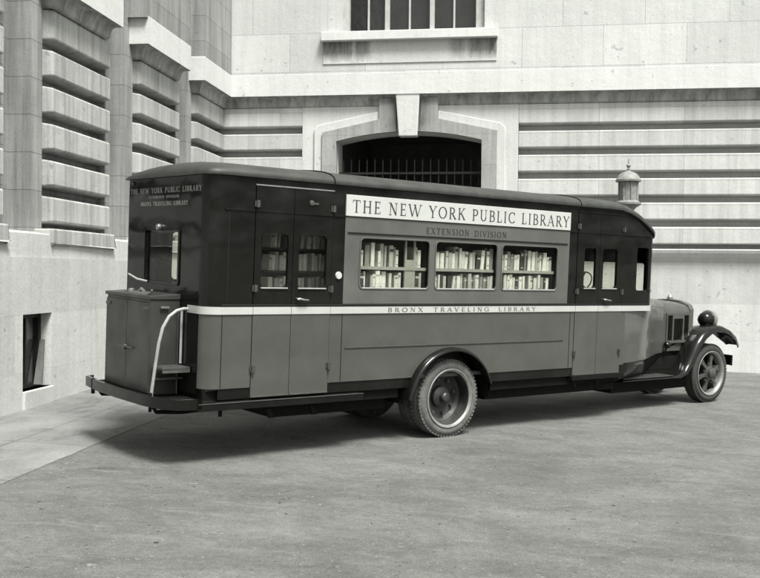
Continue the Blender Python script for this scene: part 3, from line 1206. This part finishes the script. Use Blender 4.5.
# far side doors have windows; the wall behind them
for x0, x1, hs in ((.508, 1.447, [(.540, .905), (1.030, 1.375)]), (5.268, 6.212, [(5.415, 5.64), (5.775, 6.075)])):
    m = MB()
    m.panel(rect(x0, x1, .62, ZU), [rrect(a, b, 1.712, 2.245, .045) for a, b in hs], 'xz', W - .03, W)
    dr = m.build('side_door', BLACK, bus)
    m = MB()
    for a, b in hs:
        m.box(a - .01, b + .01, W - .016, W - .012, 1.70, 2.255)
    m.build('pane', GLASS, dr)

# inside: floor, ceiling, book cases
m = MB()
m.box(.05, 6.8, .05, W - .05, .70, .74)
m.box(.05, 6.5, .05, W - .05, 2.70, 2.72)
m.build('interior_lining', INTER, bus)
m = MB()
m.box(1.72, 5.20, .30, .32, .80, 2.6)          # back of the display case
m.box(1.72, 5.20, .05, .30, 1.672, 1.70)       # case floor
for a, b in ((1.76, 2.80), (2.83, 3.88), (3.89, 4.93)):
    m.box(a, b, .045, .30, 1.912, 1.945, 1)    # middle shelf
    m.box(a - .012, a, .05, .30, 1.70, 2.32)
    m.box(b, b + .006, .05, .30, 1.70, 2.32)
m.build('book_case', [WOOD_D, WOOD], bus)
m = MB()
m.box(2.475, 2.625, .052, .072, 1.70, 2.03)
m.box(2.475, 2.498, .052, .072, 2.03, 2.26)
m.box(2.602, 2.625, .052, .072, 2.03, 2.26)
m.build('case_divider', WOOD, bus)
m = MB()
FY = .345
m.box(.90, 1.70, FY + .20, FY + .22, .75, 2.5)
for z in (1.60, 1.85, 2.085, 2.36):
    m.box(.90, 1.70, FY, FY + .20, z, z + .022)
m.box(1.70, 1.715, FY, FY + .22, .75, 2.5)
m.build('wall_shelves', WOOD_D, bus)
m = MB()
st = []
for i in range(25):
    a = 2 * math.pi * i / 24
    st.append(Vector((0, .19 * math.cos(a), .19 * math.sin(a))))
rm = Matrix.Rotation(R(35), 3, 'Y')
O_ = Vector((6.50, .98, 1.78))
m.tube([O_ + rm @ p for p in st], .009, 8)
for k in range(3):
    a = R(90 + 120 * k)
    m.tube([O_, O_ + rm @ Vector((0, .19 * math.cos(a), .19 * math.sin(a)))], .009, 6)
m.tube([O_, O_ + Vector((.35, 0, -.5))], .02, 8)
m.build('steering_wheel', CHASSIS, bus, 60)
m = MB()
m.box(5.75, 6.15, .72, 1.25, 1.10, 1.22)
m.box(5.68, 5.77, .72, 1.25, 1.2, 1.62)
m.build('driver_seat', CHASSIS, bus, None, .03)

# chassis, skirts, steps
m = MB()
for a, b in ((.02, 2.45), (3.88, 6.3)):
    m.box(a, b, .06, .10, .50, .72)
    m.box(a, b, W - .10, W - .06, .50, .72)
m.box(.9, 2.40, .22, W - .22, .36, .70)  # broad underbody boxes added and set low to block light beneath the bus
m.box(.03, .9, .12, W - .12, .50, .70)
m.box(3.95, 6.4, .22, W - .22, .36, .70)
m.box(2.40, 3.95, .66, W - .66, .40, .70)
m.box(6.7, 8.45, .50, W - .50, .24, .55)
m.box(6.4, 9.35, .62, .70, .56, .68)
m.box(6.4, 9.35, W - .70, W - .62, .56, .68)
m.box(6.3, 8.5, .5, W - .5, .52, .72)
m.build('chassis', CHASSIS, bus)
m = MB()
for x0, x1 in ((.16, .505), (1.45, 2.57), (3.76, 5.265), (6.215, 6.4)):
    m.box(x0, x1, .012, .03, .61, .717)
build_each(m, 'side_skirt', BLACK, bus)
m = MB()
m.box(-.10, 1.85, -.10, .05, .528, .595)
m.box(-.10, 1.85, -.105, -.085, .595, .602, 1)  # lighter strip stands in for the highlight along the step's top edge
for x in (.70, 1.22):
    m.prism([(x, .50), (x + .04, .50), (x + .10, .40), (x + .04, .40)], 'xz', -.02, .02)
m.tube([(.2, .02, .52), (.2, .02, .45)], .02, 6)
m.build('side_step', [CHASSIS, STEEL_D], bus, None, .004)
m = MB()
m.box(5.25, 6.3, -.03, .05, .555, .612)
for x in (5.3, 5.75):
    m.tube([(x, .01, .56), (x + .05, .01, .47)], .015, 6)
m.build('side_step', CHASSIS, bus, None, .004)
m = MB()
ring = []
for y, x in ((1.93, -.34), (1.88, -.41), (1.5, -.46), (.93, -.475), (.35, -.46), (.05, -.40), (-.06, -.30), (-.10, -.16), (-.10, -.10)):
    ring.append([(x, y, .55), (x + .045, y, .55), (x + .045, y, .655), (x, y, .655)])
m.loft(ring)
m.build('rear_bumper', BLACK, bus, 35, .004)
m = MB()
m.prism([(.10, -.06), (-.12, -.085), (-.27, -.045), (-.375, .055), (-.425, .35), (-.44, .93), (-.425, 1.5), (-.38, 1.82), (.10, 1.86)], 'xy', .56, .612)
for y in (.25, 1.55):
    m.tube([(-.40, y, .56), (-.36, y, .50), (-.1, y, .48), (.3, y, .5)], .022, 6)
m.tube([(-.43, 1.62, .66), (-.43, 1.62, .5)], .02, 6)
m.tube([(-.41, .28, .68), (-.41, .28, .5)], .016, 6)
m.build('rear_platform', CHASSIS, bus)

# rear locker
BX0, BX1, BY0, BY1, BZ0, BZ1 = -.325, -.002, .53, 1.58, .618, 1.555
m = MB()
m.box(BX0 + .012, BX1, BY0, BY1, BZ0, BZ1)
bx = m.build('rear_locker', GREY_B, bus, None, .006)
m = MB()
m.prism([(BX0 - .012, BZ1), (BX1, BZ1), (BX1, BZ1 + .055), (BX0 - .012, BZ1 + .035)], 'xz', BY0 - .012, BY1 + .012)
m.build('lid', GREY_B, bx, None, .006)
for y0, y1 in ((BY0 + .006, (BY0 + BY1) / 2 - .004), ((BY0 + BY1) / 2 + .004, BY1 - .006)):
    m = MB()
    m.box(BX0, BX0 + .014, y0, y1, BZ0 + .02, BZ1 - .03)
    dr = m.build('locker_door', GREY_B, bx, None, .003)
    m = MB()
    yy = y1 - .06 if y1 > 1.2 else y0 + .06
    m.box(BX0 - .014, BX0 + .001, yy - .05, yy + .05, BZ1 - .10, BZ1 - .07)
    m.build('hinge', STEEL_D, dr, None, .003)
m = MB()
ym = (BY0 + BY1) / 2
m.box(BX0 - .022, BX0 - .001, ym - .16, ym + .14, 1.040, 1.058)
m.lathe([(.028, -.034), (.028, -.001)], (BX0, ym, 1.05), 'x', 12)
m.build('latch', STEEL_D, bx, 40)
m = MB()
lz1 = BZ1 + .04
m.lathe([(.032, lz1), (.032, lz1 + .03), (.02, lz1 + .04)], (-.2, 1.24, 0), 'z', 16)
m.build('filler_cap', STEEL, bx, 40)
m = MB()
m.tube([(-.24, .98, lz1 + .01), (-.24, .92, lz1 + .05), (-.24, .86, lz1 + .03)], .016, 6)
m.box(-.28, -.20, .80, 1.02, lz1 - .002, lz1 + .02)
m.tube([(-.26, .72, lz1 + .008), (-.26, .66, lz1 + .015), (-.26, .63, lz1 + .05)], .010, 6)
m.box(-.22, -.13, BY0 - .03, BY0 - .012, 1.47, 1.49)
build_each(m, 'lid_clasp', STEEL, bx, 40)

# grab rails, tail step, lamp, arm
m = MB()
m.tube([(-.004, .35, 1.475), (-.06, .335, 1.478), (-.14, .325, 1.46), (-.22, .32, 1.405), (-.28, .325, 1.30), (-.315, .33, 1.15), (-.335, .345, .95), (-.35, .365, .75), (-.36, .375, .62)], .0165, 10)
m.build('grab_rail', PALE_M, bus, 60)
m = MB()
m.tube([(-.02, .455, 1.47), (-.02, .455, .93)], .014, 8)
m.build('hand_bar', PALE_M, bus, 60)
m = MB()
m.tube([(-.02, .52, 1.46), (-.02, .52, .62)], .011, 8)
m.build('hand_bar', STEEL_D, bus, 60)
m = MB()
m.box(-.30, -.01, .26, .50, .895, .915)
m.box(-.30, -.01, .26, .28, .86, .895)
m.box(-.28, -.01, .40, .50, .78, .80)
m.build('tail_step', STEEL_D, bus, None, .004)
m = MB()
m.lathe([(.012, -.05), (.03, -.045), (.036, -.02), (.03, -.001)], (0, 1.01, 2.275), 'x', 16)
m.build('rear_lamp', STEEL, bus, 40)
m = MB()
m.lathe([(.01, -.03), (.02, -.02), (.022, -.001)], (0, 1.71, 2.745), 'x', 14)
m.build('marker_lamp', STEEL_D, bus, 40)
m = MB()
m.tube([(-.02, 1.26, 1.705), (-.10, 1.33, 1.725), (-.14, 1.46, 1.775)], [.012, .013, .010], 8)
m.build('signal_arm', PALE_M, bus, 50)

# rear fender
for near in (True, False):
    fy = (lambda y: y) if near else (lambda y: W - y)
    m = MB()
    rings = []
    for i in range(29):
        a = R(172 - 152 * i / 28)
        cxf, czf, rf = 3.155, .385, .675
        c_, s_ = math.cos(a), math.sin(a)
        sec = [(.650, .10), (.662, -.02), (.660, -.065), (.646, -.092), (.628, -.098), (.618, -.090), (.630, -.07), (.640, -.02), (.638, .10)]
        rings.append([(cxf + r_ * c_, fy(y), czf + r_ * s_) for r_, y in sec])
    m.loft(rings)
    m.build('rear_fender', BLACK_F, bus, 50)
m = MB()
for near in (True, False):
    a, b = (.03, .62) if near else (W - .62, W - .03)
    rings = []
    for i in range(15):
        t = R(180 - 180 * i / 14)
        rings.append([(3.165 + .66 * math.cos(t), y, .42 + .655 * math.sin(t)) for y in (a, b)])
    m.loft(rings, 0, False)
    m.box(2.4, 3.9, b if near else a - .02, b + .02 if near else a, .45, 1.1)
m.build('wheel_housing', CHASSIS, bus)

# front fenders with running boards
FP = [(6.62, .462), (7.2, .462), (7.75, .462), (7.95, .475), (8.08, .53), (8.18, .64), (8.27, .78), (8.37, .93), (8.50, 1.06), (8.66, 1.145), (8.84, 1.18), (9.03, 1.17), (9.22, 1.115), (9.40, 1.02), (9.56, .90), (9.575, .875)]
for near in (True, False):
    fy = (lambda y: y) if near else (lambda y: W - y)
    m = MB()
    rings = []
    for i, (x, z) in enumerate(FP):
        a_, b_ = FP[max(0, i - 1)], FP[min(len(FP) - 1, i + 1)]
        tx, tz = b_[0] - a_[0], b_[1] - a_[1]
        L_ = math.hypot(tx, tz)
        nx_, nz_ = -tz / L_, tx / L_
        k = max(0, min(1, (x - 7.8) / .5))
        kk = max(0, min(1, (x - 9.3) / .27))
        yo, yi = .235, .66 - .0 * k
        if kk:
            yo += .06 * kk ** 2
            yi -= .10 * kk ** 2
        dr_ = -.025 - .065 * k
        sec = [(yo, dr_), (yo + .006, dr_ * .55), (yo + .03, dr_ * .15), (yo + .07, .004 * k), (yo + .16, .018 * k), (yo + .26, .004 * k), (yi - .02, -.02 * k), (yi, -.03),
               (yi - .03, -.045), (yo + .20, -.03 + .01 * k), (yo + .05, -.035 + .01 * k), (yo + .014, dr_ - .004)]
        rings.append([(x + nx_ * h, fy(y), z + nz_ * h) for y, h in sec])
    m.loft(rings)
    m.build('front_fender', BLACK_F, bus, 60)
m = MB()
rows = []
cw = W / 2
for i in range(15):
    x = 6.215 + i * (8.36 - 6.215) / 14
    t = i / 14
    hw = secs[0][1]
    for (xa, ha), (xb, hb) in zip(secs, secs[1:]):
        if xa <= x <= xb:
            hw = ha + (hb - ha) * (x - xa) / (xb - xa)
        elif x > xb:
            hw = hb
    yt = cw - hw + .004
    zt = .745 + .05 * max(0, min(1, (x - 6.28) / 1.58)) + max(0, x - 7.84) * .45
    yb_ = .10 + .52 * min(1, (x - 6.215) / 1.4) ** .8
    zb_ = .462 if x < 7.95 else .462 + (x - 7.95) * .55
    rows.append([(x, yt + (yb_ - yt) * q_, zt + (zb_ - zt) * (1 - (1 - q_) ** 1.8)) for q_ in (0, .2, .4, .6, .8, 1)])
m.loft(rows, 0, False)
m.build('splash_apron', BLACK_F, bus, 70)
m = MB()
m.box(6.64, 7.8, .245, .64, .468, .474)
for i in range(8):
    m.box(6.66, 7.75, .27 + i * .045, .285 + i * .045, .474, .479)
m.build('tread_plate', STEEL_D, bus)
m = MB()
m.tube([(7.9, .58, .40), (8.2, .58, .33), (8.85, .58, .30), (9.3, .58, .38)], .03, 6)
m.box(7.80, 8.05, .50, .56, .40, .44)
m.tube([(8.85, .4, .40), (8.85, W - .4, .40)], .045, 8)
m.tube([(3.17, .2, .45), (3.17, W - .2, .45)], .06, 8)
build_each(m, 'axle', CHASSIS, bus, 60)
m = MB()
ring = []
for y, x in ((.42, 9.52), (.46, 9.58), (.7, 9.62), (.93, 9.63), (1.16, 9.62), (1.40, 9.58), (1.44, 9.52)):
    ring.append([(x, y, .53), (x + .045, y, .53), (x + .045, y, .69), (x, y, .69)])
m.loft(ring)
m.build('front_bumper', CHASSIS, bus, 35, .005)
for y in (.50, W - .50):
    m = MB()
    m.lathe([(.0, -.145), (.04, -.142), (.085, -.118), (.112, -.07), (.124, .0), (.128, .05)], (8.93, y, 1.262), 'x', 28)
    hl = m.build('headlamp', BLACK_F, bus, 40)
    m = MB()
    m.lathe([(.126, .015), (.144, .022), (.150, .045), (.146, .078), (.128, .088)], (8.93, y, 1.262), 'x', 28)
    m.build('rim', RIM_L, hl, 50)
    m = MB()
    m.lathe([(.130, .078), (.09, .098), (.04, .108), (.0, .11)], (8.93, y, 1.262), 'x', 28)
    m.build('lens', GLASS_D, hl, 60)
    m = MB()
    m.tube([(8.93, y, 1.15), (8.93, y + (.03 if y < 1 else -.03), 1.0)], .022, 8)
    m.build('bracket', CHASSIS, hl, 50)
m = MB()
m.lathe([(.035, -.03), (.05, -.01), (.05, .03), (.03, .05), (.0, .055)], (7.86, .44, .90), 'x', 14)
m.tube([(7.86, .44, .86), (7.86, .46, .80)], .014, 6)
m.build('horn', BLACK_F, bus, 40)


# wheels: axis along y, local y=0 at the outer tyre face, +y inward
def make_wheel(dual):
    root = bpy.data.objects.new('rear_wheel' if dual else 'front_wheel', None)
    COL.objects.link(root)
    root.parent = bus

    def tyre_prof(o):
        return [(.318, o + .035), (.325, o + .022), (.350, o + .010), (.385, o + .0), (.412, o + .008), (.428, o + .026), (.440, o + .036), (.446, o + .055),
                (.446, o + .072), (.438, o + .076), (.438, o + .088), (.448, o + .092), (.449, o + .118), (.438, o + .122), (.438, o + .134), (.446, o + .138), (.446, o + .160),
                (.438, o + .176), (.41, o + .20), (.385, o + .21), (.35, o + .205), (.318, o + .18)]
    m = MB()
    m.lathe(tyre_prof(0), (0, 0, 0), 'y', 56)
    for k in range(60):            # tread blocks on the shoulder
        a = 2 * math.pi * k / 60
        for y0 in (.024, .150):
            A, B = [], []
            for rr in (.424, .4515):
                for da in (-.034, .034):
                    A.append((rr * math.cos(a + da), y0 + (.0 if rr > .43 else .004), rr * math.sin(a + da)))
                    B.append((rr * math.cos(a + da), y0 + .04, rr * math.sin(a + da)))
            o4 = (0, 1, 3, 2)
            m.hull([A[i] for i in o4], [B[i] for i in o4])
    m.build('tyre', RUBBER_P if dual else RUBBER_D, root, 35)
    if dual:
        m = MB()
        m.lathe(tyre_prof(.25), (0, 0, 0), 'y', 48)
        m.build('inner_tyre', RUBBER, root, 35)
        m = MB()
        m.lathe([(.335, .030), (.340, .012), (.332, .006), (.316, .012), (.305, .030), (.300, .06), (.295, .10), (.285, .16), (.25, .195), (.16, .205), (.12, .20)], (0, 0, 0), 'y', 48)
        m.build('rim', RIM, root, 35)
        m = MB()
        m.lathe([(.341, .010), (.345, .002), (.336, -.003), (.318, .004), (.308, .018)], (0, 0, 0), 'y', 48)
        m.build('rim_edge', RIM_L, root, 35)
        m = MB()
        m.lathe([(.13, .20), (.125, .15), (.10, .13), (.062, .12), (.058, .07), (.045, .055), (.02, .05)], (0, 0, 0), 'y', 24)
        m.build('hub', RIM, root, 35)
        m = MB()
        for k in range(8):
            a = 2 * math.pi * (k + .3) / 8
            m.lathe([(.020, .16), (.020, .205)], (.205 * math.cos(a), 0, .205 * math.sin(a)), 'y', 6)
            pass
        build_each(m, 'lug_nut', STEEL_D, root)
    else:
        m = MB()
        m.lathe([(.337, .010), (.342, .002), (.334, -.003), (.318, .004), (.305, .02), (.297, .05), (.29, .11)], (0, 0, 0), 'y', 48)
        m.build('rim', RIM_L, root, 35)
        for k in range(6):
            a = 2 * math.pi * (k + .25) / 6
            m = MB()
            ca, sa = math.cos(a), math.sin(a)
            pt = lambda r_, t_2, y: (r_ * ca - t_2 * sa, y, r_ * sa + t_2 * ca)
            m.loft([[pt(.08, -.035, .02), pt(.08, .035, .02), pt(.08, .035, .08), pt(.08, -.035, .08)],
                    [pt(.18, -.027, .035), pt(.18, .027, .035), pt(.18, .027, .085), pt(.18, -.027, .085)],
                    [pt(.285, -.048, .045), pt(.285, .048, .045), pt(.285, .048, .09), pt(.285, -.048, .09)]])
            m.build('spoke', STEEL_D, root, None, .008)
        m = MB()
        m.lathe([(.29, .11), (.29, .20), (.05, .20)], (0, 0, 0), 'y', 32)
        m.build('brake_drum', CHASSIS, root, 40)
        m = MB()
        m.lathe([(.115, .044), (.11, .02), (.085, .012), (.08, -.03), (.06, -.045), (.02, -.05)], (0, 0, 0), 'y', 24)
        m.build('hub', STEEL_D, root, 35)
        m = MB()
        for k in range(6):
            a = 2 * math.pi * (k + .75) / 6
            m.lathe([(.016, .02), (.016, .045)], (.145 * math.cos(a), 0, .145 * math.sin(a)), 'y', 6)
        build_each(m, 'lug_nut', STEEL_D, root)
    return root


def dup_part(o, parent):
    c = o.copy()
    COL.objects.link(c)
    c.parent = parent
    for ch in list(o.children):
        d2 = ch.copy()
        COL.objects.link(d2)
        d2.parent = c
    return c


rw = make_wheel(True)
rw.location = (3.185, .0, .45)
r2 = dup_part(rw, bus)
r2.location = (3.185, W, .45)
r2.rotation_euler = (0, 0, math.pi)
fw = make_wheel(False)
fw.location = (8.86, .33, .45)
f2 = dup_part(fw, bus)
f2.location = (8.86, W - .33, .45)
f2.rotation_euler = (0, 0, math.pi)

# ------------------------------------------------------------------ books
ORD = ['first', 'second', 'third', 'fourth', 'fifth', 'sixth', 'seventh', 'eighth', 'ninth', 'tenth', 'eleventh', 'twelfth', 'thirteenth', 'fourteenth',
       'fifteenth', 'sixteenth', 'seventeenth', 'eighteenth', 'nineteenth', 'twentieth'] + ['number %d' % k for k in range(21, 40)]
TONE = ['white', 'cream', 'light grey', 'mid grey', 'dark']
BM = Matrix.LocRotScale(BUS_LOC, BUS_ROT.to_quaternion(), None)


def book(x, wd, h, dep, y, z, tone, tilt, label, group):
    m = MB()
    r_ = min(.010, wd * .3)
    spine = [(0, r_), (wd * .2, .002), (wd * .5, 0), (wd * .8, .002), (wd, r_), (wd, .02), (wd - .003, .02), (wd - .003, dep), (.003, dep), (.003, .02), (0, .02)]
    m.prism([(a, b) for a, b in spine], 'xy', 0, h, 0)
    # title label and bands on the spine
    k = random.random()
    if k < .35 and wd > .018:
        z0 = h * random.uniform(.62, .78)
        m.box(wd * .12, wd * .88, -.0012, .004, z0, z0 + h * random.uniform(.06, .14), 1)
    if .25 < k < .45:
        z0 = h * random.uniform(.10, .22)
        m.box(wd * .1, wd * .9, -.0012, .004, z0, z0 + h * .04, 1)
    o = m.build('book', [BOOKM[tone], BOOKM[(2, 3, 4, 1, 1)[tone] if k < .2 else (3, 4, 3, 1, 2)[tone]]])
    lm = Matrix.Translation((x, y, z)) @ Matrix.Rotation(tilt, 4, 'Y')
    o.matrix_world = BM @ lm
    o['label'] = label
    o['category'] = 'book'
    o['group'] = group
    return o


def row(x0, x1, y, z, hmin, hmax, where, group, gaps=.16, wmin=.022, wmax=.062, pal=(0, 0, 0, 1, 1, 1, 2, 2, 3, 4)):
    x = x0
    specs = []
    while x < x1 - wmax:
        if random.random() < gaps:
            x += random.uniform(.015, .05)
            continue
        wd = random.uniform(wmin, wmax)
        specs.append((x, wd, random.uniform(hmin, hmax), random.choice(pal), R(random.uniform(3, 8)) if random.random() < .12 else 0))
        x += wd + random.uniform(.001, .006)
    for i, (bx_, wd, h, tn, tl) in enumerate(specs):
        lab = '%s %s book, %s from left, %s' % ('thick' if wd > .04 else 'slim', TONE[tn], ORD[min(i, len(ORD) - 1)], where)
        book(bx_, wd, h, .17, y + random.uniform(0, .03), z + .001, tn, tl, lab, group)


GRP = 'books standing in the side windows'
for (a, b), nm in zip(((1.82, 2.79), (2.88, 3.87), (3.93, 4.92)), ('rear display window', 'middle display window', 'front display window')):
    for z, sh, h0, h1 in ((1.70, 'lower', .145, .200), (1.945, 'upper', .165, .260)):
        if nm.startswith('rear'):
            row(a, 2.47, .05, z, h0, h1, '%s shelf, %s left of the divider' % (sh, nm), GRP)
            row(2.635, b, .05, z, h0, h1, '%s shelf, %s right of the divider' % (sh, nm), GRP)
        else:
            row(a, b, .05, z, h0, h1, '%s shelf, %s' % (sh, nm), GRP)
for z, sh in ((1.622, 'bottom'), (1.872, 'middle'), (2.107, 'top')):
    row(.92, 1.69, FY + .012, z, .155, .195, '%s shelf behind the rear side doors' % sh, 'books on the shelves inside the bus', .25, .03, .055, (0, 0, 1, 2))
